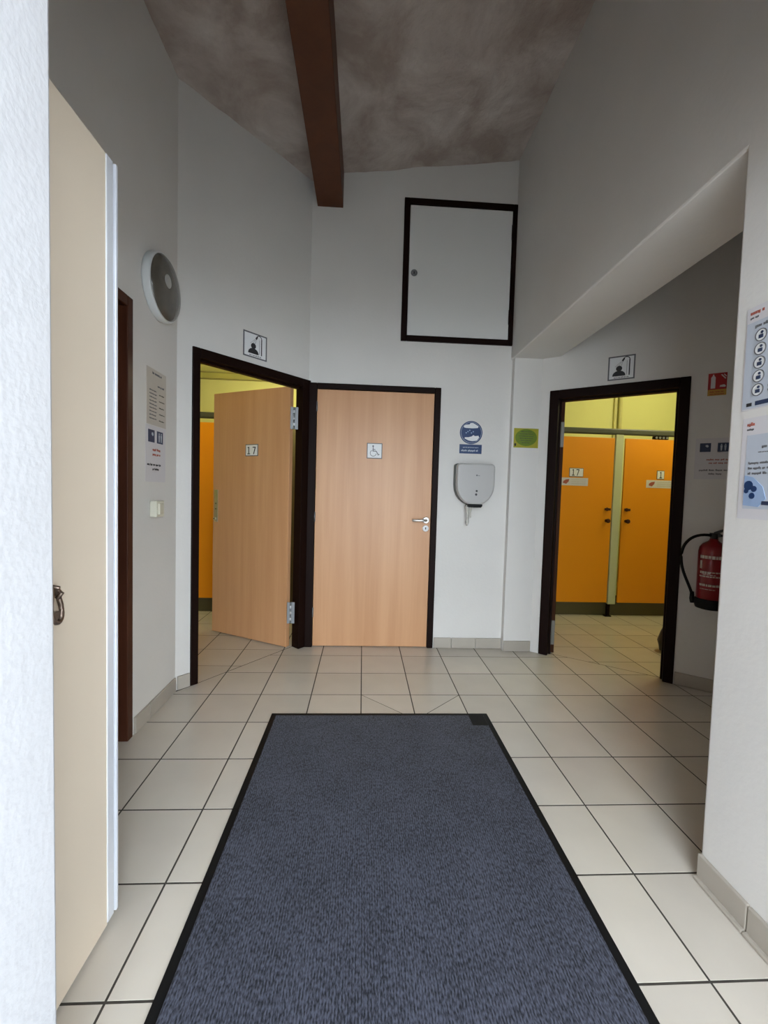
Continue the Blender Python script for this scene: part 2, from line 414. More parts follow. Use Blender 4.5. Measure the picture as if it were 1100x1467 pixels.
tag(m.build('wall_entrance', bevel=0.008), 'bright rough plaster jamb beside the cream entrance door', 'wall', kind='structure')
m = MB(); m.box(-0.85, -0.53, -1.3, 0.30, -0.06, 2.55, 'added_porch_wood'); m.box(RX, 1.45, -0.55, 0.30, -0.06, 2.55, 'rough_plaster')  # porch sides added out of view to cut light reaching the alcove
tag(m.build('wall_added_porch'), 'added unseen porch side walls cutting light into the hall', 'wall', kind='structure')
tag(MB().box(-1.2, 1.8, -0.75, 0.30, 2.55, 2.70, 'added_porch_wood').build('ceiling_added_porch'), 'added unseen brown canopy slab cutting the sky light', 'ceiling', kind='structure')  # canopy added out of view to hold back high sky light
m = MB(); m.box(1.47, 2.70, 1.12, 1.24, 0, 3.25, 'plaster'); m.box(2.62, 2.74, 1.25, 2.30, 0, 3.25, 'plaster')
tag(m.build('wall_alcove'), 'white walls closing the dark alcove beside the right wall', 'wall', kind='structure')
m = MB(); m.prism([(1.46, 1.13), (2.72, 1.13), (2.72, 2.20), (1.44, 3.14)], 3.12, 3.22, 'plaster')
tag(m.build('ceiling_alcove'), 'shaded plaster ceiling of the alcove', 'ceiling', kind='structure')

# ---------------------------------------------------------------- ceiling and beam
m = MB()
def zr(x): return 3.642 + 0.14 * x
def zl(x): return 3.53 + 0.02 * (x + 1.1)
def slab(x0, x1, z, n=1):
    m.hexa([(x0, 0.30, z(x0)), (x1, 0.30, z(x1)), (x1, 3.36, z(x1)), (x0, 3.36, z(x0))],
           [(x0, 0.30, z(x0) + 0.2), (x1, 0.30, z(x1) + 0.2), (x1, 3.36, z(x1) + 0.2), (x0, 3.36, z(x0) + 0.2)], 'ceiling')
from mathutils import noise
def rough_ceiling(x0, x1, z, nx, ny):
    slab(x0, x1, lambda x: z(x) + 0.03)
    v = []
    for j in range(ny + 1):
        for i in range(nx + 1):
            x, y = x0 + (x1 - x0) * i / nx, 0.30 + 3.06 * j / ny
            v.append((x, y, z(x) + 0.010 * noise.noise((x * 4, y * 4, 1.7)) + 0.007 * noise.noise((x * 13, y * 13, 4.2))))
    m.add(v, [(j * (nx + 1) + i, (j + 1) * (nx + 1) + i, (j + 1) * (nx + 1) + i + 1, j * (nx + 1) + i + 1) for j in range(ny) for i in range(nx)], 'ceiling', True)
rough_ceiling(-0.30, 1.30, zr, 50, 90); rough_ceiling(-1.35, -0.30, zl, 34, 90)
tag(m.build('ceiling'), 'stained grey brown rough plaster ceiling on both sides of the beam', 'ceiling', kind='structure')
b = MB().box(-0.397, -0.205, 0.72, FY + 0.01, 3.365, 3.66, 'beam').build('trim_1', bevel=0.004)
tag(b, 'dark stained wooden roof beam running under the ceiling', 'beam', kind='structure')

# ---------------------------------------------------------------- shower room shells
m = MB(); m.box(-2.62, -0.36, 4.78, 4.88, 0, 2.7, 'yellow_wall'); m.box(-2.72, -2.62, 2.30, 4.88, 0, 2.7, 'yellow_wall')
m.box(-0.46, -0.36, 3.32, 4.78, 0, 2.7, 'yellow_wall'); m.box(-2.62, -1.35, 2.30, 2.40, 0, 2.7, 'yellow_wall')
tag(m.build('wall_shower_room_beech_door'), 'pale yellow walls of the room behind the open beech door', 'wall', kind='structure')
cl = MB(); cp = [(-2.65, 2.35), (-1.30, 2.35), (-1.14, 2.56), (-0.50, 3.28), (-0.42, 3.36), (-0.42, 4.82), (-2.65, 4.82)]
cl.prism(cp, 2.475, 2.60, 'yellow_wall')
cl = tag(cl.build('ceiling_shower_room_beech_door'), 'pale yellow boarded ceiling behind the open beech door', 'ceiling', kind='structure')
for y1 in (4.778, 4.49, 4.205, 3.92, 3.635):
    y0 = y1 - 0.255
    MB().box(-2.6, -0.47, y0, y1, 2.45, 2.476, 'yellow_wall').build('ceiling_board', cl, bevel=0.006)
for y1 in (4.778, 4.502, 4.217, 3.932, 3.647):  # dark strips paint the shade of steps between the boards
    MB().box(-2.6, -0.47, y1 - 0.030, y1, 2.440, 2.452, 'step_shade').build('step_shade_strip', cl, bevel=0.003)
m = MB(); m.box(1.2, 3.95, 5.10, 5.20, 0, 3.2, 'yellow_wall'); m.box(3.95, 4.05, 1.2, 5.2, 0, 3.2, 'yellow_wall')
m.box(1.15, 1.25, 3.37, 5.10, 0, 3.2, 'yellow_wall')
tag(m.build('wall_shower_room_orange_cubicles'), 'pale yellow wall above the orange cubicle doors', 'wall', kind='structure')
m = MB(); m.prism([(1.2, 3.36), (1.42, 3.24), (4.02, 1.35), (4.02, 5.15), (1.2, 5.15)], 3.05, 3.18, 'yellow_wall')
tag(m.build('ceiling_shower_room_orange_cubicles'), 'pale yellow ceiling of the room with orange cubicles', 'ceiling', kind='structure')
def added_room_lamp(loc, drop, label, r=0.16):  # lamps added out of view to light the side rooms
    t = thing('added_pendant_lamp', label, 'lamp', loc)
    MB().lathe([(0.05, 0.0), (0.05, -0.02), (0.02, -0.03)], 'lamp_ring').build('ceiling_rose', t)
    MB().tube([(0, 0, -0.02), (0, 0, -drop + r * 0.9)], 0.006, 'lamp_ring').build('stem', t)
    MB().lathe([(r * math.sin(math.pi * i / 14), -drop + r * math.cos(math.pi * i / 14)) for i in range(1, 14)], 'added_room_lamp').build('globe', t)
added_room_lamp((-0.78, 3.78, 2.475), 0.20, 'added unseen globe lamp lighting the room behind the beech door', 0.10)
added_room_lamp((3.35, 3.55, 3.05), 0.40, 'added unseen globe lamp lighting the room with orange cubicles', 0.13)

# ---------------------------------------------------------------- baseboards
def baseboard(name, wall, x0, x1, label, joints=(), h=0.085, t=0.012, foot=False):
    t0 = thing(name, label, 'baseboard', wall[0], wall[1], kind='structure')
    xs = [x0, *joints, x1]
    for a, b in zip(xs[:-1], xs[1:]):
        p = MB().box(a + 0.0015, b - 0.0015, -t, 0.001, 0.002, h, 'baseboard').build('baseboard_tile', t0, bevel=0.003)
        if foot: MB().box(a + 0.001, b - 0.001, -t - 0.012, -t + 0.001, 0.0005, 0.012, 'baseboard').build('foot_bead', p, bevel=0.003)
baseboard('baseboard_front', FRONT, 0.59, 1.139, 'beige tile baseboard under the paper dispenser', [0.735, 0.93])
baseboard('baseboard_pier', ((0, 3.175, 0), 0.0), 1.1405, 1.358, 'beige tile baseboard on the narrow pier below the green sign')
baseboard('baseboard_left', LEFT, 2.045, 2.49, 'beige tile baseboard below the light switch', [2.185])
baseboard('baseboard_left_diagonal', DIAG_L, -0.035, 0.043, 'short beige tile baseboard beside the open beech door frame')
baseboard('baseboard_right_diagonal', DIAG_R, 0.94, 1.50, 'shaded beige tile baseboard below the fire extinguisher', [1.2])
baseboard('baseboard_right', RIGHT, -1.24, -0.35, 'beige tile baseboard below the two pale posters', [-1.065, -0.765, -0.465], foot=True)

# ---------------------------------------------------------------- doors
def door_frame(parent, x0, x1, zt, wl, wr, wt, depth, k='frame', out=0.012, bead_right=True):
    MB().box(x0, x0 + wl, -out, depth, 0, zt, k).build('jamb', parent, bevel=0.004)
    MB().box(x1 - wr, x1, -out, depth, 0, zt, k).build('jamb', parent, bevel=0.004)
    MB().box(x0 + wl, x1 - wr, -out, depth, zt - wt, zt, k).build('head', parent, bevel=0.004)
    # rebate bead
    q = MB(); q.box(x0 + wl, x0 + wl + 0.012, depth * 0.45, depth, 0, zt - wt, k)
    if bead_right: q.box(x1 - wr - 0.012, x1 - wr, depth * 0.45, depth, 0, zt - wt, k)
    q.box(x0 + wl, x1 - wr, depth * 0.45, depth, zt - wt - 0.012, zt - wt, k)
    q.build('door_stop', parent)
def hinge(parent, x, y, z, h=0.10, wl=0.028, wr=0.016, name='hinge', n=5, k='zinc'):
    m = MB(); m.box(x - wl, x, y - 0.002, y + 0.003, z, z + h, k); m.box(x, x + wr, y - 0.002, y + 0.003, z, z + h, k)
    for i in range(n):
        m.lathe([(0.0065, 0), (0.0065, h / n - 0.002)], k if i % 2 == 0 else 'alu', n=12, c=(x, y - 0.005, z + i * h / n + 0.001))
    return m.build(name, parent)

# central wheelchair door
d1 = thing('door_1', 'closed beech door with white wheelchair sign in dark frame', 'door', *[FRONT[0], 0.0], kind='structure')
door_frame(d1, -0.43, 0.586, DOOR_TOP, 0.058, 0.048, 0.042, 0.06)
leaf = MB().box(-0.370, 0.537, 0.004, 0.044, 0.006, 2.010, 'beech').build('door_leaf', d1, bevel=0.003)
for z in (0.24, 0.99, 1.84): MB().lathe([(0.007, 0), (0.007, 0.075)], 'zinc', n=12, c=(-0.371, -0.004, z)).build('hinge', d1)
h = MB(); h.lathe([(0.026, 0.004), (0.026, -0.006), (0.022, -0.009)], 'steel', c=(0.500, 0, 1.022), axis='y')
h.tube([(0.500, -0.006, 1.022), (0.500, -0.040, 1.022), (0.494, -0.050, 1.022), (0.470, -0.053, 1.022), (0.395, -0.053, 1.021), (0.388, -0.050, 1.021)], [0.009, 0.009, 0.010, 0.010, 0.010, 0.008], 'steel')
h.build('door_handle', leaf)
h = MB(); h.lathe([(0.025, 0.004), (0.025, -0.006), (0.021, -0.009)], 'white', c=(0.499, 0, 0.957), axis='y')
h.disc(0.499, 0.961, 0.005, -0.0105, -0.008, 'ink', 12); h.box(0.4965, 0.5015, -0.0105, -0.008, 0.948, 0.960, 'ink'); h.build('keyhole_plate', leaf)

# left diagonal door, leaf standing open into the shower room
d2 = thing('door_2', 'open beech door with a lock plate and small number plate', 'door', DIAG_L[0], RZL, kind='structure')
door_frame(d2, 0.045, 0.957, 2.07, 0.047, 0.077, 0.058, 0.07, bead_right=False)
def to_local(wall, P):
    (ox, oy, _), rz = wall; x, y = P[0] - ox, P[1] - oy; c, q = math.cos(rz), math.sin(rz)
    return Vector((c * x + q * y, -q * x + c * y))
ha = to_local(DIAG_L, (-0.566, 3.187)); hb = to_local(DIAG_L, (-1.262, 3.557))
LW = (hb - ha).length; la = math.atan2((ha - hb).y, (ha - hb).x)
leaf = MB().box(-LW, 0.0, 0.0, 0.04, 0.010, 2.012, 'beech').build('door_leaf', d2, bevel=0.003)   # local x from free edge to hinge edge
leaf.location = (ha.x, ha.y, 0); leaf.rotation_euler = (0, 0, la)
p = MB().box(-LW + 0.018, -LW + 0.058, -0.004, 0.001, 0.945, 1.215, 'steel')
for z in (1.10, 1.055): p.disc(-LW + 0.036, z, 0.006, -0.0055, -0.003, 'ink', 12)
p.build('lock_plate', leaf, bevel=0.001)
MB().disc(-LW + 0.030, 0.972, 0.014, -0.014, -0.003, 'steel', 18).disc(-LW + 0.026, 0.972, 0.006, -0.0155, -0.012, 'ink', 10).build('lock_cylinder', leaf)
p = MB().box(-0.435, -0.305, -0.003, 0.001, 1.490, 1.585, 'ink_grey').box(-0.428, -0.312, -0.0045, -0.002, 1.497, 1.578, 'white')
p.box(-0.402, -0.394, -0.006, -0.004, 1.508, 1.565, 'ink'); p.box(-0.412, -0.384, -0.006, -0.004, 1.505, 1.512, 'ink'); p.box(-0.41, -0.396, -0.006, -0.004, 1.556, 1.563, 'ink')
p.box(-0.358, -0.328, -0.006, -0.004, 1.556, 1.564, 'ink'); p.prism([(-0.352, 1.505), (-0.344, 1.505), (-0.328, 1.556), (-0.337, 1.556)], -0.006, -0.004, 'ink', 'xz')
p.build('number_plate', leaf)
for z in (0.20, 1.69):
    hp = to_local(DIAG_L, (-0.535, 3.182)); hg = hinge(d2, 0, 0, z, h=0.165, wl=0.026, wr=0.030, n=7); hg.location = (hp.x, hp.y, 0); hg.rotation_euler = (0, 0, -RZL + 0.12)

# right diagonal doorway, leaf swung fully into the room
d3 = thing('door_3', 'open doorway in dark frame with orange cubicles behind it', 'door', DIAG_R[0], RZR, kind='structure')
door_frame(d3, 0.066, 0.936, 2.042, 0.066, 0.060, 0.066, 0.08)
ha = to_local(DIAG_R, (1.530, 3.125)); dirw = Vector((0.37, 0.93)).normalized(); hb = to_local(DIAG_R, (1.530 + dirw.x * 0.75, 3.125 + dirw.y * 0.75))
la = math.atan2((hb - ha).y, (hb - ha).x)
leaf = MB().box(0.0, 0.75, 0.0, 0.04, 0.010, 1.975, 'edge_brown').build('door_leaf', d3, bevel=0.003)
leaf.location = (ha.x, ha.y, 0); leaf.rotation_euler = (0, 0, la)
for z in (0.075, 1.62):
    q = MB(); q.box(-0.004, 0.0, 0.0, 0.03, z, z + 0.19, 'hinge_dull'); q.lathe([(0.006, z), (0.006, z + 0.19)], 'hinge_dull', n=10, c=(-0.006, 0.028, 0)); q.build('hinge', leaf)

# brown door set deep in the left wall
d4 = thing('door_4', 'red brown door frame in the wall behind the cream door', 'door', LEFT[0], LEFT[1], kind='structure')
door_frame(d4, 1.05, 2.03, 2.095, 0.045, 0.045, 0.05, 0.20, k='redbrown', out=0.006)
MB().box(1.10, 1.98, 0.14, 0.18, 0.005, 2.04, 'redbrown').build('door_leaf', d4)
wb = MB().box(1.0, 2.1, 0.25, 0.30, 0, 2.2, 'plaster').build('wall_left_core'); wb.location = LEFT[0]; wb.rotation_euler = (0, 0, LEFT[1])
tag(wb, 'masonry closing the recess behind the red brown door', 'wall', kind='structure')

# cream entrance leaf with aluminium edge profile
d5 = thing('door_5', 'tall cream entrance door leaf with an aluminium edge profile', 'door', (-0.674, 0.0, 0), 0.0, kind='structure')
leaf = MB().box(-0.04, 0.0, 0.750, 1.125, 0.012, 2.068, 'cream').build('door_leaf', d5, bevel=0.002)
q = MB(); q.box(-0.043, 0.003, 1.122, 1.150, 0.020, 2.066, 'alu'); q.box(-0.043, -0.004, 1.150, 1.156, 0.020, 2.066, 'dark_plastic'); q.box(-0.043, 0.006, 1.156, 1.166, 0.020, 2.066, 'alu')
q.build('edge_profile', d5, bevel=0.002)
q = MB(); q.box(-0.030, -0.005, 0.80, 0.88, 0.0, 0.03, 'dark_plastic'); q.build('block_under_leaf', d5, bevel=0.006)  # small dark block under the cream leaf
q = MB()
q.lathe([(0.012, 0.0), (0.012, 0.006), (0.006, 0.010), (0.006, 0.020)], 'bronze', n=14)
pl = q.build('latch_staple', leaf); pl.rotation_euler = (0, math.pi / 2, 0); pl.location = (0.0, 0.912, 0.992)
q = MB()
pts = []
for i in range(25):
    t = 2 * math.pi * i / 24
    ww = 0.013 + 0.012 * (0.5 - 0.5 * math.cos(t))
    pts.append((0.016 + 0.004 * (1 - math.cos(t)), 0.914 + ww * math.sin(t) * 0.75, 0.962 + 0.036 * math.cos(t)))
q.tube(pts, 0.0055, 'bronze', 8)
q.tube([(0.012, 0.912, 1.004), (0.024, 0.918, 1.000), (0.028, 0.920, 0.990), (0.020, 0.917, 0.978)], 0.0055, 'bronze', 8)
q.box(0.014, 0.024, 0.900, 0.922, 0.934, 0.950, 'bronze')
q.build('latch_ring', leaf, bevel=0.001)

# ---------------------------------------------------------------- access hatch high on the front wall
t = thing('access_hatch', 'square white hatch door in dark frame high on the wall', 'hatch', *on(FRONT, 0.70, 2.40))
x0, x1, z1 = -0.442, 0.438, 1.065; b_ = 0.044
MB().box(x0, x0 + b_, -0.014, 0.03, 0, z1, 'frame').build('frame_side', t, bevel=0.003)
MB().box(x1 - b_ + 0.004, x1, -0.014, 0.03, 0, z1, 'frame').build('frame_side', t, bevel=0.003)
MB().box(x0 + b_, x1 - b_ + 0.004, -0.014, 0.03, z1 - b_, z1, 'frame').build('frame_head', t, bevel=0.003)
MB().box(x0 + b_, x1 - b_ + 0.004, -0.014, 0.03, 0, b_, 'frame').build('frame_sill', t, bevel=0.003)
pn = MB().box(x0 + b_ + 0.003, x1 - b_ + 0.001, -0.004, 0.02, b_ + 0.003, z1 - b_ - 0.003, 'panel').build('hatch_panel', t, bevel=0.002)
MB().ring(-0.354, 0.515, 0.009, 0.025, -0.008, -0.002, 'zinc').box(-0.360, -0.348, -0.0075, -0.003, 0.502, 0.528, 'ink').build('keyhole_plate', pn)
for z in (0.16, 0.80): MB().lathe([(0.007, 0), (0.007, 0.11)], 'frame', n=10, c=(x1 - b_ + 0.002, -0.012, z)).build('hinge', t)

# ---------------------------------------------------------------- signs and notices
def words(m, x0, x1, z, h, k, y0=-0.0022, y1=-0.001, seed=0, fill=0.82):
    R = random.Random(seed); x = x0
    while x < x1 - h:
        for _ in range(R.randint(2, 7)):
            wd = h * R.uniform(0.35, 0.6)
            if x + wd > x1: break
            a, b = R.choice(((0, 1), (0, 0.75), (0, 0.75), (0, 0.7), (-0.2, 0.7))); m.box(x, x + wd, y0, y1, z + a * h, z + b * h, k); x += wd + h * 0.14
        x += h * 0.5
def shower_sign(wall, xc, z0, w, h, label):
    t = thing('shower_sign', label, 'sign', *on(wall, xc, z0), group='shower pictograms above the doors')
    MB().box(-w / 2, w / 2, -0.0015, 0.001, 0, h, 'white').build('sheet', t)
    e = 0.009; q = MB(); y0, y1 = -0.0025, -0.001
    q.box(-w / 2, -w / 2 + e, y0, y1, 0, h, 'ink_grey').box(w / 2 - e, w / 2, y0, y1, 0, h, 'ink_grey').box(-w / 2, w / 2, y0, y1, 0, e, 'ink_grey').box(-w / 2, w / 2, y0, y1, h - e, h, 'ink_grey')
    q.build('border', t)
    q = MB()
    cx = -0.014
    q.disc(cx, h * 0.475, 0.019, y0, y1, 'ink', 18)
    body = [(cx + 0.040, h * 0.165)] + [(cx + 0.040 * math.cos(a), h * 0.185 + 0.033 * math.sin(a)) for a in [math.pi * i / 12 for i in range(13)]] + [(cx - 0.040, h * 0.165)]
    q.prism(body, y0, y1, 'ink', 'xz')
    q.box(0.0455, 0.0525, y0, y1, h * 0.17, h * 0.82, 'ink'); q.ring(0.030, h * 0.82, 0.0165, 0.0215, y0, y1, 'ink', 12, 0, 150)
    q.prism([(0.000, h * 0.80), (0.008, h * 0.74), (0.020, h * 0.86), (0.014, h * 0.92)], y0, y1, 'ink', 'xz')
    q.build('shower_pictogram', t)
    q = MB()
    for i, (a, b) in enumerate(((-0.004, -0.040), (0.001, -0.022), (0.006, -0.004))):
        q.prism([(a, h * 0.76), (a + 0.0018, h * 0.76), (b + 0.0018, h * 0.55), (b, h * 0.55)], y0, y1, 'ink_grey', 'xz')
    q.box(0.032, 0.034, y0, y1, h * 0.2, h * 0.78, 'ink_grey')
    q.build('water_lines', t)
    q = MB(); words(q, -0.045, 0.05, h * 0.085, 0.007, 'ink_grey', seed=3); q.build('caption', t)
shower_sign(DIAG_L, 0.472, 2.110, 0.183, 0.166, 'black framed shower pictogram above the open beech door')
shower_sign(DIAG_R, 0.534, 2.070, 0.166, 0.167, 'black framed shower pictogram above the doorway with orange cubicles')

t = thing('wheelchair_sign', 'small white wheelchair sign on the beech door', 'sign', *on(FRONT, 0.081, 1.492, 0.004))
MB().box(-0.060, 0.060, -0.003, 0, 0, 0.120, 'ink_grey').box(-0.054, 0.054, -0.0045, -0.002, 0.006, 0.114, 'white').build('plate', t)
q = MB(); y0, y1 = -0.006, -0.004
q.disc(-0.012, 0.096, 0.007, y0, y1, 'ink_grey', 14); q.prism([(-0.016, 0.058), (-0.009, 0.058), (-0.008, 0.088), (-0.014, 0.088)], y0, y1, 'ink_grey', 'xz')
q.ring(-0.010, 0.042, 0.0215, 0.0255, y0, y1, 'ink_grey', 22, 120, 350)
q.box(-0.016, 0.012, y0, y1, 0.055, 0.061, 'ink_grey'); q.box(-0.012, 0.006, y0, y1, 0.068, 0.073, 'ink_grey')
q.prism([(0.008, 0.058), (0.014, 0.060), (0.032, 0.034), (0.026, 0.031)], y0, y1, 'ink_grey', 'xz'); q.prism([(0.024, 0.030), (0.038, 0.036), (0.040, 0.031), (0.026, 0.025)], y0, y1, 'ink_grey', 'xz')
q.build('wheelchair_symbol', t)

t = thing('handwash_sign', 'round blue hand washing sign with a blue caption below', 'sign', *on(FRONT, 0.835, 1.555))
MB().disc(0, 0.165, 0.090, -0.0015, 0.001, 'blue', 36).build('round_sticker', t)
q = MB(); y0, y1 = -0.003, -0.001
q.prism([(-0.060, 0.205), (-0.045, 0.200), (0.010, 0.198), (0.052, 0.202), (0.056, 0.215), (0.035, 0.228), (0.010, 0.240), (-0.008, 0.238), (-0.015, 0.228), (-0.045, 0.225), (-0.058, 0.217)], y0, y1, 'white', 'xz')
q.prism([(-0.052, 0.118), (-0.020, 0.103), (0.010, 0.098), (0.048, 0.104), (0.064, 0.128), (0.058, 0.142), (0.030, 0.138), (0.018, 0.146), (0.005, 0.135), (-0.020, 0.128), (-0.048, 0.127)], y0, y1, 'white', 'xz')
q.ring(0, 0.165, 0.0795, 0.0815, y0, y1, 'paper_blue', 36)
q.build('hands_pictogram', t)
q = MB()
for i in range(5): q.disc(-0.04 + 0.014 * i, 0.172 + 0.01 * ((i * 7) % 3 - 1), 0.005, y0, y1, 'paper_blue2', 10)
q.build('water_drops', t)
cap = MB().box(-0.089, 0.088, -0.0015, 0.001, 0.0, 0.072, 'blue').build('caption_sticker', t)
q = MB(); words(q, -0.062, 0.065, 0.046, 0.006, 'paper_blue', seed=5, y0=y0, y1=y1); words(q, -0.075, 0.066, 0.018, 0.013, 'paper_blue', seed=6, y0=y0, y1=y1); q.build('caption_text', cap)

t = thing('green_notice', 'small green and yellow notice on the narrow pier', 'sign', (1.2535, 3.175, 1.609), 0.0)
MB().box(-0.097, 0.097, -0.0015, 0.001, 0, 0.150, 'yellow_sign').build('sheet', t)
q = MB(); q.disc(0, 0.079, 0.065, -0.0025, -0.001, 'green_sign', 28, sx=1.32); q.build('green_field', t)
q = MB()
for i in range(6): words(q, -0.058 + 0.008 * abs(i - 2), 0.058 - 0.008 * abs(i - 2), 0.121 - i * 0.017, 0.006, 'rail', seed=20 + i, y0=-0.0035, y1=-0.002)
q.build('text_lines', t)
MB().disc(-0.084, 0.026, 0.008, -0.003, -0.001, 'ink', 10).box(-0.090, -0.078, -0.003, -0.001, 0.012, 0.024, 'ink').build('emblem', t)

t = thing('extinguisher_sign', 'red fire extinguisher pictogram sign above the paper notice', 'sign', *on(DIAG_R, 1.071, 1.905))
MB().box(-0.047, 0.047, -0.0025, 0.001, 0.038, 0.140, 'red_sign').build('red_plate', t)
MB().box(-0.047, 0.047, -0.0025, 0.001, 0, 0.038, 'amber_sign').build('lower_stripe', t)
q = MB(); y0, y1 = -0.004, -0.002
q.prism([(-0.033, 0.045), (-0.010, 0.045), (-0.010, 0.112), (-0.014, 0.120), (-0.018, 0.124), (-0.018, 0.132), (-0.025, 0.132), (-0.025, 0.124), (-0.029, 0.120), (-0.033, 0.112)], y0, y1, 'paper', 'xz')
q.prism([(0.012, 0.052), (0.040, 0.050), (0.042, 0.058), (0.034, 0.066), (0.014, 0.062)], y0, y1, 'paper', 'xz')
q.prism([(0.015, 0.128), (0.020, 0.131), (0.042, 0.104), (0.038, 0.100)], y0, y1, 'paper', 'xz'); q.prism([(0.028, 0.130), (0.033, 0.132), (0.044, 0.118), (0.042, 0.113)], y0, y1, 'paper', 'xz')
q.build('extinguisher_pictogram', t)
q = MB(); words(q, -0.036, 0.036, 0.020, 0.007, 'red_sign', seed=9, y0=y0, y1=y1); words(q, -0.036, 0.036, 0.006, 0.006, 'red_sign', seed=10, y0=y0, y1=y1); q.build('text_lines', t)

def pictos(t, xa, xb, z, s):
    q = MB(); q.box(xa, xa + s, -0.0025, -0.001, z, z + s, 'navy'); q.prism([(xa + s * .5, z + s * .62), (xa + s * .68, z + s * .5), (xa + s * .8, z + s * .6), (xa + s * .72, z + s * .8), (xa + s * .52, z + s * .78)], -0.0035, -0.002, 'paper_blue', 'xz')
    q.build('tap_pictogram', t)
    q = MB(); q.box(xb, xb + s, -0.0025, -0.001, z, z + s, 'navy')
    for cx in (xb + s * .33, xb + s * .68):
        q.disc(cx, z + s * .80, s * .07, -0.0035, -0.002, 'paper_blue', 10); q.prism([(cx - s * .05, z + s * .12), (cx + s * .05, z + s * .12), (cx + s * .10, z + s * .70), (cx - s * .10, z + s * .70)], -0.0035, -0.002, 'paper_blue', 'xz')
    q.build('toilet_pictogram', t)
t = thing('wall_notice', 'white notice with two navy pictograms above the light switch', 'notice', *on(LEFT, 2.255, 1.250))
MB().box(-0.105, 0.105, -0.0012, 0.001, 0, 0.292, 'paper').build('sheet', t)
pictos(t, -0.080, 0.010, 0.205, 0.064)
q = MB(); words(q, -0.035, 0.060, 0.163, 0.012, 'ink_red', seed=11); words(q, -0.035, 0.050, 0.138, 0.012, 'ink_red', seed=12); q.build('red_text_lines', t)
q = MB(); words(q, -0.090, 0.058, 0.085, 0.011, 'ink', seed=13); words(q, -0.035, 0.030, 0.062, 0.011, 'ink', seed=14); q.build('black_text_lines', t)
t = thing('wall_notice', 'tan printed sheet pinned directly below the round wall lamp', 'notice', *on(LEFT, 2.262, 1.545))
MB().box(-0.102, 0.102, -0.0012, 0.001, 0, 0.288, 'paper_tan').build('sheet', t)
q = MB(); words(q, -0.045, 0.055, 0.262, 0.012, 'ink_grey', seed=15); words(q, 0.010, 0.090, 0.205, 0.010, 'ink_grey', seed=16); q.build('heading', t)
q = MB()
for i in range(9): words(q, -0.075, 0.000, 0.175 - i * 0.018, 0.006, 'ink_grey', seed=30 + i)
for i in range(5): words(q, 0.025, 0.085, 0.165 - i * 0.034, 0.006, 'rail', seed=40 + i)
q.build('text_lines', t)
t = thing('wall_notice', 'pale sheet with two navy pictograms above the fire extinguisher', 'notice', *on(DIAG_R, 1.085, 1.375))
MB().box(-0.105, 0.105, -0.0012, 0.001, 0, 0.262, 'paper').build('sheet', t)
pictos(t, -0.082, 0.008, 0.174, 0.056)
q = MB(); words(q, -0.045, 0.078, 0.120, 0.010, 'ink_red', seed=17); words(q, -0.032, 0.062, 0.098, 0.010, 'ink_red', seed=18); q.build('red_text_lines', t)
q = MB(); words(q, -0.080, 0.088, 0.052, 0.011, 'ink_grey', seed=19); words(q, -0.030, 0.046, 0.029, 0.010, 'ink_grey', seed=25); q.build('black_text_lines', t)

t = thing('wall_poster', 'pale blue poster with a column of round pictograms beside the alcove', 'poster', *on(RIGHT, -1.100, 1.500))
MB().box(-0.100, 0.110, -0.0012, 0.001, 0, 0.300, 'paper').build('sheet', t)
MB().box(-0.096, 0.106, -0.002, -0.001, 0.004, 0.255, 'paper_blue').build('blue_field', t)
q = MB(); words(q, -0.088, -0.040, 0.278, 0.010, 'ink_red', seed=50); words(q, -0.088, -0.06, 0.266, 0.006, 'ink_grey', seed=51); q.build('logo', t)
q = MB(); words(q, -0.070, 0.09, 0.236, 0.009, 'ink_grey', seed=52, y0=-0.003, y1=-0.0015); q.build('heading', t)
q = MB()
for i in range(5):
    z = 0.210 - i * 0.039
    q.disc(-0.050, z, 0.017, -0.003, -0.0015, 'white', 20).ring(-0.050, z, 0.0155, 0.018, -0.0038, -0.002, 'ink_grey', 20)
    q.box(-0.056, -0.043, -0.0045, -0.0028, z - 0.009, z + 0.001, 'navy').disc(-0.047, z + 0.007, 0.004, -0.0045, -0.0028, 'navy', 8)
    words(q, -0.020, 0.085, z + 0.004, 0.006, 'ink_grey', seed=60 + i, y0=-0.003, y1=-0.0015); words(q, -0.020, 0.060, z - 0.010, 0.006, 'ink_grey', seed=70 + i, y0=-0.003, y1=-0.0015)
q.build('pictogram_list', t)
MB().box(-0.055, 0.100, -0.003, -0.0015, 0.010, 0.022, 'navy').box(-0.082, -0.066, -0.003, -0.0015, 0.010, 0.020, 'ink').build('footer_bar', t)
t = thing('wall_poster', 'poster with blue water drops hung below the round pictogram poster', 'poster', *on(RIGHT, -1.085, 1.180))
MB().box(-0.105, 0.105, -0.0012, 0.001, 0, 0.296, 'paper').build('sheet', t)
MB().box(-0.088, 0.105, -0.002, -0.001, 0.030, 0.245, 'paper_blue').build('blue_field', t)
q = MB(); words(q, -0.090, -0.052, 0.272, 0.010, 'ink_red', seed=80); words(q, -0.090, -0.065, 0.259, 0.006, 'ink_grey', seed=81); q.build('logo', t)
q = MB()
for i, (a, b, z, hh) in enumerate(((-0.040, 0.09, 0.205, 0.008), (-0.05, 0.09, 0.192, 0.003), (-0.078, 0.09, 0.160, 0.007), (-0.078, 0.09, 0.145, 0.007), (-0.078, 0.06, 0.130, 0.007), (-0.01, 0.09, 0.090, 0.004))):
    words(q, a, b, z, hh, 'ink_grey', seed=82 + i, y0=-0.003, y1=-0.0015)
q.build('text_lines', t)
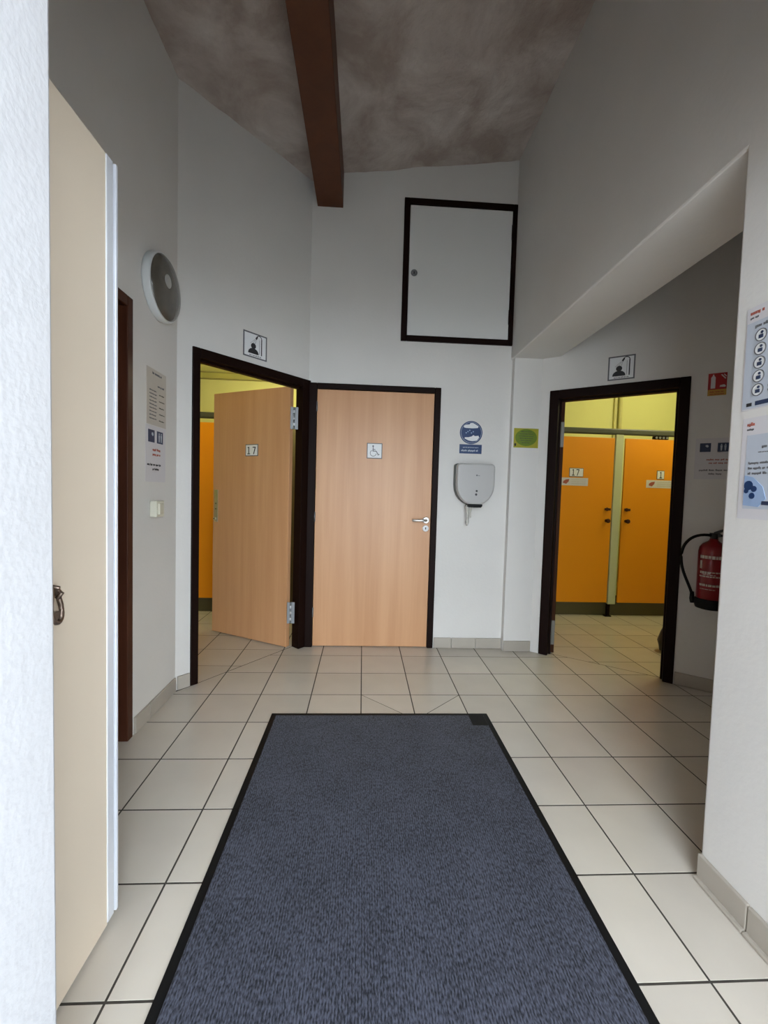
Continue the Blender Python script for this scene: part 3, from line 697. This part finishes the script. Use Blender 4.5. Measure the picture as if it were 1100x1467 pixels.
q = MB(); q.prism([(-0.087, 0.040), (-0.040, 0.036), (-0.018, 0.060), (-0.030, 0.095), (-0.060, 0.122), (-0.087, 0.128)], -0.003, -0.0015, 'paper_blue2', 'xz')
for (x, z, r) in ((-0.072, 0.098, 0.014), (-0.055, 0.088, 0.009), (-0.060, 0.068, 0.009), (-0.078, 0.082, 0.007)): q.disc(x, z, r, -0.004, -0.0025, 'blue', 14)
q.build('water_drops', t)
MB().box(-0.030, 0.100, -0.003, -0.0015, 0.042, 0.053, 'navy').build('footer_bar', t)

# ---------------------------------------------------------------- paper dispenser
t = thing('paper_dispenser', 'grey rounded wall paper dispenser with tissue hanging below', 'dispenser', *on(FRONT, 0.855, 1.150))
def dprof(w, h, r, rt, z0=0.0):
    P = []
    n = 12
    for i in range(n + 1):                  # bottom arc as a wide ellipse
        a = math.pi + math.pi * i / n
        P.append((w * math.cos(a), z0 + r + r * math.sin(a)))
    for (cx, a0) in ((w - rt, 0), (-w + rt, 90)):
        for i in range(7):
            a = math.radians(a0 + 90 * i / 6); P.append((cx + rt * math.cos(a), z0 + h - rt + rt * math.sin(a)))
    return P
MB().prism(dprof(0.148, 0.322, 0.155, 0.02), -0.055, 0.0, 'dispenser_dark', 'xz').build('back_case', t, bevel=0.004)
MB().prism(dprof(0.146, 0.318, 0.155, 0.03, 0.002), -0.128, -0.058, 'dispenser', 'xz').build('front_cover', t, bevel=0.014, segs=3)
q = MB(); q.box(-0.052, 0.052, -0.120, -0.03, -0.010, 0.010, 'black')
for i in range(9): q.prism([(-0.050 + i * 0.0112, -0.010), (-0.050 + i * 0.0112 + 0.0112, -0.010), (-0.0444 + i * 0.0112, -0.016)], -0.118, -0.112, 'black', 'xz')
q.box(-0.050, 0.054, -0.130, -0.118, -0.006, 0.012, 'black'); q.build('cutter_slot', t, bevel=0.002)
MB().disc(0.006, 0.112, 0.008, -0.1295, -0.126, 'ink', 14).disc(0.003, 0.085, 0.009, -0.1295, -0.126, 'ink', 14).build('level_windows', t)
q = MB(); q.box(-0.002, 0.010, -0.1292, -0.126, 0.225, 0.236, 'ink_grey').box(0.014, 0.026, -0.1292, -0.126, 0.226, 0.230, 'ink_grey').build('maker_mark', t)
q = MB()
vv = []; N = 10
for i in range(N + 1):
    z = 0.004 - 0.160 * i / N; wd = 0.012 - 0.004 * i / N + 0.002 * math.sin(i * 1.7); cx = -0.045 - 0.003 * math.sin(i * .8)
    vv += [(cx - wd, -0.080 + 0.006 * math.sin(i), z), (cx + 0.2 * wd, -0.088 + 0.004 * math.sin(i * 1.3), z), (cx + wd, -0.079 + 0.005 * math.cos(i), z)]
q.add(vv, [(3 * i + j, 3 * i + j + 1, 3 * i + j + 4, 3 * i + j + 3) for i in range(N) for j in range(2)], 'tissue', True)
vv = []
for i in range(7):
    z = 0.0 - 0.095 * i / 6; cx = -0.020 + 0.004 * math.sin(i); vv += [(cx - 0.006, -0.07, z), (cx + 0.006, -0.074, z)]
q.add(vv, [(2 * i, 2 * i + 1, 2 * i + 3, 2 * i + 2) for i in range(6)], 'tissue', True)
ts = q.build('tissue_strip', t); so = ts.modifiers.new('thick', 'SOLIDIFY'); so.thickness = 0.0012

# ---------------------------------------------------------------- round bulkhead lamp
t = thing('bulkhead_lamp', 'round unlit bulkhead lamp with white ring above the tan notice', 'lamp', *on(LEFT, 2.275, 2.265))
MB().lathe([(0.168, 0.0), (0.170, -0.008), (0.169, -0.034), (0.166, -0.040), (0.160, -0.042), (0.158, -0.034)], 'lamp_ring', n=48, axis='y').build('ring', t)
MB().lathe([(0.160, -0.032), (0.159, -0.043), (0.148, -0.052), (0.110, -0.062), (0.06, -0.068), (0.012, -0.070)], 'lamp_glass', n=48, axis='y').build('glass_cover', t)
q = MB(); q.lathe([(0.034, -0.060), (0.034, -0.0690), (0.028, -0.0715)], 'lamp_cup', n=20, c=(-0.035, 0, 0.02), axis='y'); q.build('lamp_holder', t)

# ---------------------------------------------------------------- light switch
t = thing('light_switch', 'ivory surface mounted light switch under the notices', 'switch', *on(LEFT, 2.235, 1.066))
MB().box(-0.042, 0.042, -0.036, 0.0, 0, 0.086, 'ivory').build('housing', t, bevel=0.005)
r2 = MB().hexa([(-0.028, -0.046, 0.014), (0.028, -0.040, 0.014), (0.028, -0.034, 0.014), (-0.028, -0.034, 0.014)], [(-0.028, -0.046, 0.072), (0.028, -0.040, 0.072), (0.028, -0.034, 0.072), (-0.028, -0.034, 0.072)], 'ivory').build('rocker', t, bevel=0.003)

# ---------------------------------------------------------------- fire extinguisher
t = thing('fire_extinguisher', 'red fire extinguisher with a black hose and base hung on the wall', 'extinguisher', *on(DIAG_R, 1.095, 0.56, -0.092))
MB().lathe([(0.070, 0.055), (0.074, 0.06), (0.074, 0.360), (0.070, 0.385), (0.055, 0.408), (0.030, 0.424), (0.022, 0.432), (0.022, 0.440)], 'red_paint', n=32).build('cylinder', t)
MB().lathe([(0.060, 0.0), (0.074, 0.004), (0.079, 0.02), (0.079, 0.060), (0.076, 0.066)], 'black', n=32).build('base_cup', t)
q = MB(); q.lathe([(0.018, 0.438), (0.020, 0.445), (0.020, 0.470), (0.012, 0.476)], 'dark_plastic', n=18)
q.box(-0.022, 0.030, -0.013, 0.013, 0.452, 0.476, 'dark_plastic')
q.tube([(0.0, 0, 0.474), (0.05, 0, 0.498), (0.12, 0, 0.508), (0.135, 0, 0.505)], 0.008, 'dark_plastic'); q.tube([(0.01, 0, 0.462), (0.06, 0, 0.462), (0.12, 0, 0.452)], 0.008, 'dark_plastic')
q.build('valve_and_levers', t)
def bez(P, n=24):
    out = []
    for i in range(n + 1):
        u = i / n; out.append(sum(((math.comb(len(P) - 1, j) * u ** j * (1 - u) ** (len(P) - 1 - j)) * Vector(p) for j, p in enumerate(P)), Vector()))
    return out
hs = bez([(-0.015, -0.01, 0.460), (-0.10, -0.02, 0.475), (-0.20, -0.03, 0.43), (-0.19, -0.03, 0.26), (-0.125, -0.03, 0.19), (-0.095, -0.03, 0.085)])
MB().tube(hs, 0.0085, 'black', 10).build('hose', t)
MB().tube([(-0.095, -0.03, 0.10), (-0.093, -0.03, 0.055), (-0.090, -0.03, 0.030)], [0.010, 0.014, 0.012], 'black', 12).box(-0.085, -0.055, -0.04, -0.02, 0.035, 0.060, 'black').build('nozzle', t)
def on_cyl(m, a0, a1, z0, z1, k, r=0.0746, n=8):
    v = []
    for i in range(n + 1):
        a = math.radians(a0 + (a1 - a0) * i / n); v += [(r * math.sin(a), -r * math.cos(a), z0), (r * math.sin(a), -r * math.cos(a), z1)]
    m.add(v, [(2 * i, 2 * i + 2, 2 * i + 3, 2 * i + 1) for i in range(n)], k, True)
q = MB()
for j, (a0, a1, z0, z1) in enumerate(((-58, 40, 0.318, 0.338), (-58, -45, 0.255, 0.305), (-55, -10, 0.225, 0.240), (-20, 30, 0.232, 0.240), (-58, 35, 0.205, 0.213), (-40, 10, 0.218, 0.222), (-55, 30, 0.148, 0.162), (-52, 15, 0.128, 0.131))):
    x = a0; R = random.Random(100 + j)
    while x < a1 - 2:
        wd = min(R.uniform(6, 14), a1 - x); on_cyl(q, x, x + wd, z0, z1, 'paper_tan'); x += wd + 2.5
lb = q.build('label_print', t); so = lb.modifiers.new('thick', 'SOLIDIFY'); so.thickness = 0.0006; so.offset = 1
MB().box(-0.03, 0.03, 0.070, 0.092, 0.30, 0.34, 'black').build('wall_bracket', t)

# ---------------------------------------------------------------- orange shower cubicles
def number(m, s, x, z, h, y):
    w = h * 0.62
    for i, ch in enumerate(s):
        cx = x + i * w * 1.15
        if ch == '1':
            m.box(cx + w * .42, cx + w * .60, y - 0.001, y, z, z + h, 'ink').box(cx + w * .18, cx + w * .84, y - 0.001, y, z, z + h * .12, 'ink').box(cx + w * .22, cx + w * .5, y - 0.001, y, z + h * .82, z + h * .92, 'ink')
        else:
            m.box(cx + w * .12, cx + w * .88, y - 0.001, y, z + h * .86, z + h, 'ink'); m.prism([(cx + w * .28, z), (cx + w * .46, z), (cx + w * .88, z + h * .86), (cx + w * .68, z + h * .86)], y - 0.001, y, 'ink', 'xz')
def cubicle_door(t, x0, x1, hx, plate=None, tagx=None, num=''):
    d = MB().box(x0, x1, 0, 0.020, 0.148, 1.860, 'orange').build('cubicle_door', t, bevel=0.003)
    if plate is not None:
        q = MB(); q.box(plate, plate + 0.068 * len(num) + 0.012, -0.003, 0.001, 1.450, 1.540, 'ink_grey').box(plate + 0.005, plate + 0.068 * len(num) + 0.007, -0.005, -0.002, 1.456, 1.534, 'white')
        number(q, num, plate + 0.020, 1.462, 0.066, -0.005); q.build('number_plate', d)
        q = MB(); q.box(tagx, tagx + 0.290, -0.002, 0.001, 1.360, 1.440, 'paper'); q.build('label_strip', d)
        q = MB(); q.prism([(tagx + 0.025, 1.385), (tagx + 0.06, 1.375), (tagx + 0.085, 1.40), (tagx + 0.09, 1.425), (tagx + 0.055, 1.42), (tagx + 0.03, 1.405)], -0.0035, -0.0015, 'ink_red', 'xz')
        q.build('label_emblem', d)
        q = MB()
        for i in range(3): words(q, tagx + 0.115, tagx + 0.27, 1.418 - i * 0.020, 0.006, 'paper_tan', seed=200 + i, y0=-0.0032, y1=-0.0015)
        q.build('label_text', d)
    h = MB(); h.lathe([(0.016, 0.0), (0.016, -0.025), (0.022, -0.030), (0.022, -0.042), (0.015, -0.046)], 'redbrown', n=18, c=(hx, 0, 1.006), axis='y'); h.build('knob', d)
    h = MB(); h.lathe([(0.018, 0.0), (0.018, -0.012)], 'redbrown', n=18, c=(hx, 0, 1.125), axis='y').box(hx - 0.030, hx + 0.030, -0.024, -0.010, 1.113, 1.137, 'redbrown'); h.build('latch', d, bevel=0.003)
    return d
t = thing('cubicle_front', 'orange doors of two shower cubicles under a grey green rail', 'cubicle', (0, 4.155, 0), 0.0)
cubicle_door(t, 1.93, 2.575, 2.525, 2.108, 2.020, '17')
cubicle_door(t, 2.690, 3.34, 2.735, 3.040, 2.932, '1')
MB().box(2.585, 2.668, -0.004, 0.030, 0.130, 1.905, 'pale_green').build('post', t, bevel=0.006)
MB().box(1.83, 1.92, -0.004, 0.030, 0.130, 1.905, 'pale_green').build('post', t, bevel=0.006)
MB().box(3.35, 3.44, -0.004, 0.030, 0.130, 1.905, 'pale_green').build('post', t, bevel=0.006)
MB().box(1.70, 3.70, -0.012, 0.040, 1.895, 1.955, 'rail').build('top_rail', t, bevel=0.012)
for x in (1.86, 2.585, 3.40): MB().box(x, x + 0.030, 0.0, 0.030, 0.0, 0.135, 'frame').box(x - 0.02, x + 0.045, -0.01, 0.04, 0, 0.012, 'frame').build('foot', t, bevel=0.003)
MB().box(2.60, 2.625, 0.06, 0.90, 0.15, 1.86, 'panel').build('partition', t)
MB().box(1.28, 3.94, 0.055, 0.18, 0.0, 0.158, 'olive').build('plinth', t)
q = MB(); q.box(2.99, 3.145, 0.0, 0.03, 1.862, 1.893, 'frame')
for i in range(4): q.lathe([(0.010, 0.0), (0.012, -0.010)], 'zinc', n=10, c=(3.01 + i * 0.038, 0, 1.878), axis='y')
q.build('closer_bracket', t)
t = thing('wall_pipe', 'thin pale vertical pipe on the yellow wall above the cubicles', 'pipe', (0, 5.10, 0), 0.0)
MB().tube([(3.190, -0.03, 1.5), (3.190, -0.03, 3.05)], 0.022, 'pipe', 12).build('pipe_run', t)
MB().box(3.115, 3.150, -0.03, 0.0, 1.5, 3.05, 'pipe').build('cable_duct', t, bevel=0.004)
MB().box(3.10, 3.225, -0.06, 0.0, 2.60, 2.63, 'pipe').build('pipe_clamp', t, bevel=0.003)

t = thing('cubicle_front', 'orange cubicle front seen past the edge of the open beech door', 'cubicle', (0, 4.10, 0), 0.0)
cubicle_door(t, -2.05, -1.43, -1.618, None, None)
cubicle_door(t, -1.30, -0.80, -1.25, None, None)
MB().box(-0.79, -0.47, 0.0, 0.03, 0.0, 1.90, 'olive').build('end_panel', t)
MB().box(-1.415, -1.315, -0.004, 0.030, 0.130, 1.905, 'pale_green').build('post', t, bevel=0.006)
MB().box(-2.60, -0.47, -0.012, 0.040, 1.900, 1.958, 'rail').build('top_rail', t, bevel=0.012)
MB().box(-2.60, -0.47, 0.055, 0.18, 0.0, 0.158, 'olive').build('plinth', t)
for x in (-2.08, -1.38): MB().box(x, x + 0.030, 0.0, 0.030, 0.0, 0.135, 'frame').build('foot', t, bevel=0.003)

# ---------------------------------------------------------------- black bag behind the right jamb
t = thing('black_bag', 'slumped black bag on the floor behind the dark door frame', 'bag', (2.555, 3.15, 0), 0.0)
q = MB(); prof = [(0.085, 0.0), (0.115, 0.02), (0.125, 0.08), (0.105, 0.16), (0.085, 0.22), (0.075, 0.27), (0.040, 0.30), (0.02, 0.315)]
q.lathe(prof, 'bag', n=22); o = q.build('bag_body', t)
for v in o.data.vertices:
    a = math.atan2(v.co.y, v.co.x); k = 1 + 0.07 * math.sin(3 * a + 9 * v.co.z) + 0.04 * math.sin(7 * a - 14 * v.co.z); v.co.x *= k; v.co.y *= k
MB().tube(bez([(-0.03, 0, 0.30), (-0.05, -0.02, 0.38), (0.05, 0.02, 0.38), (0.03, 0, 0.30)], 14), 0.006, 'bag', 8).build('bag_handle', t)

# ---------------------------------------------------------------- entrance mat
t = thing('entrance_mat', 'large charcoal carpet mat with black rubber border on the tiles', 'mat', (0.13, 1.34, 0.0), 0.0)
hx, hy, bw = 0.597, 0.898, 0.028
MB().box(-hx, hx, -hy, hy, 0.0005, 0.004, 'black').build('rubber_border', t, bevel=0.002)
MB().box(-hx + bw, hx - bw, -hy + bw, hy - bw, 0.004, 0.0085, 'carpet').build('carpet_field', t, bevel=0.003)
MB().box(hx - bw - 0.085, hx - bw - 0.002, hy - bw - 0.10, hy - bw - 0.002, 0.0078, 0.0092, 'black').build('corner_patch', t)
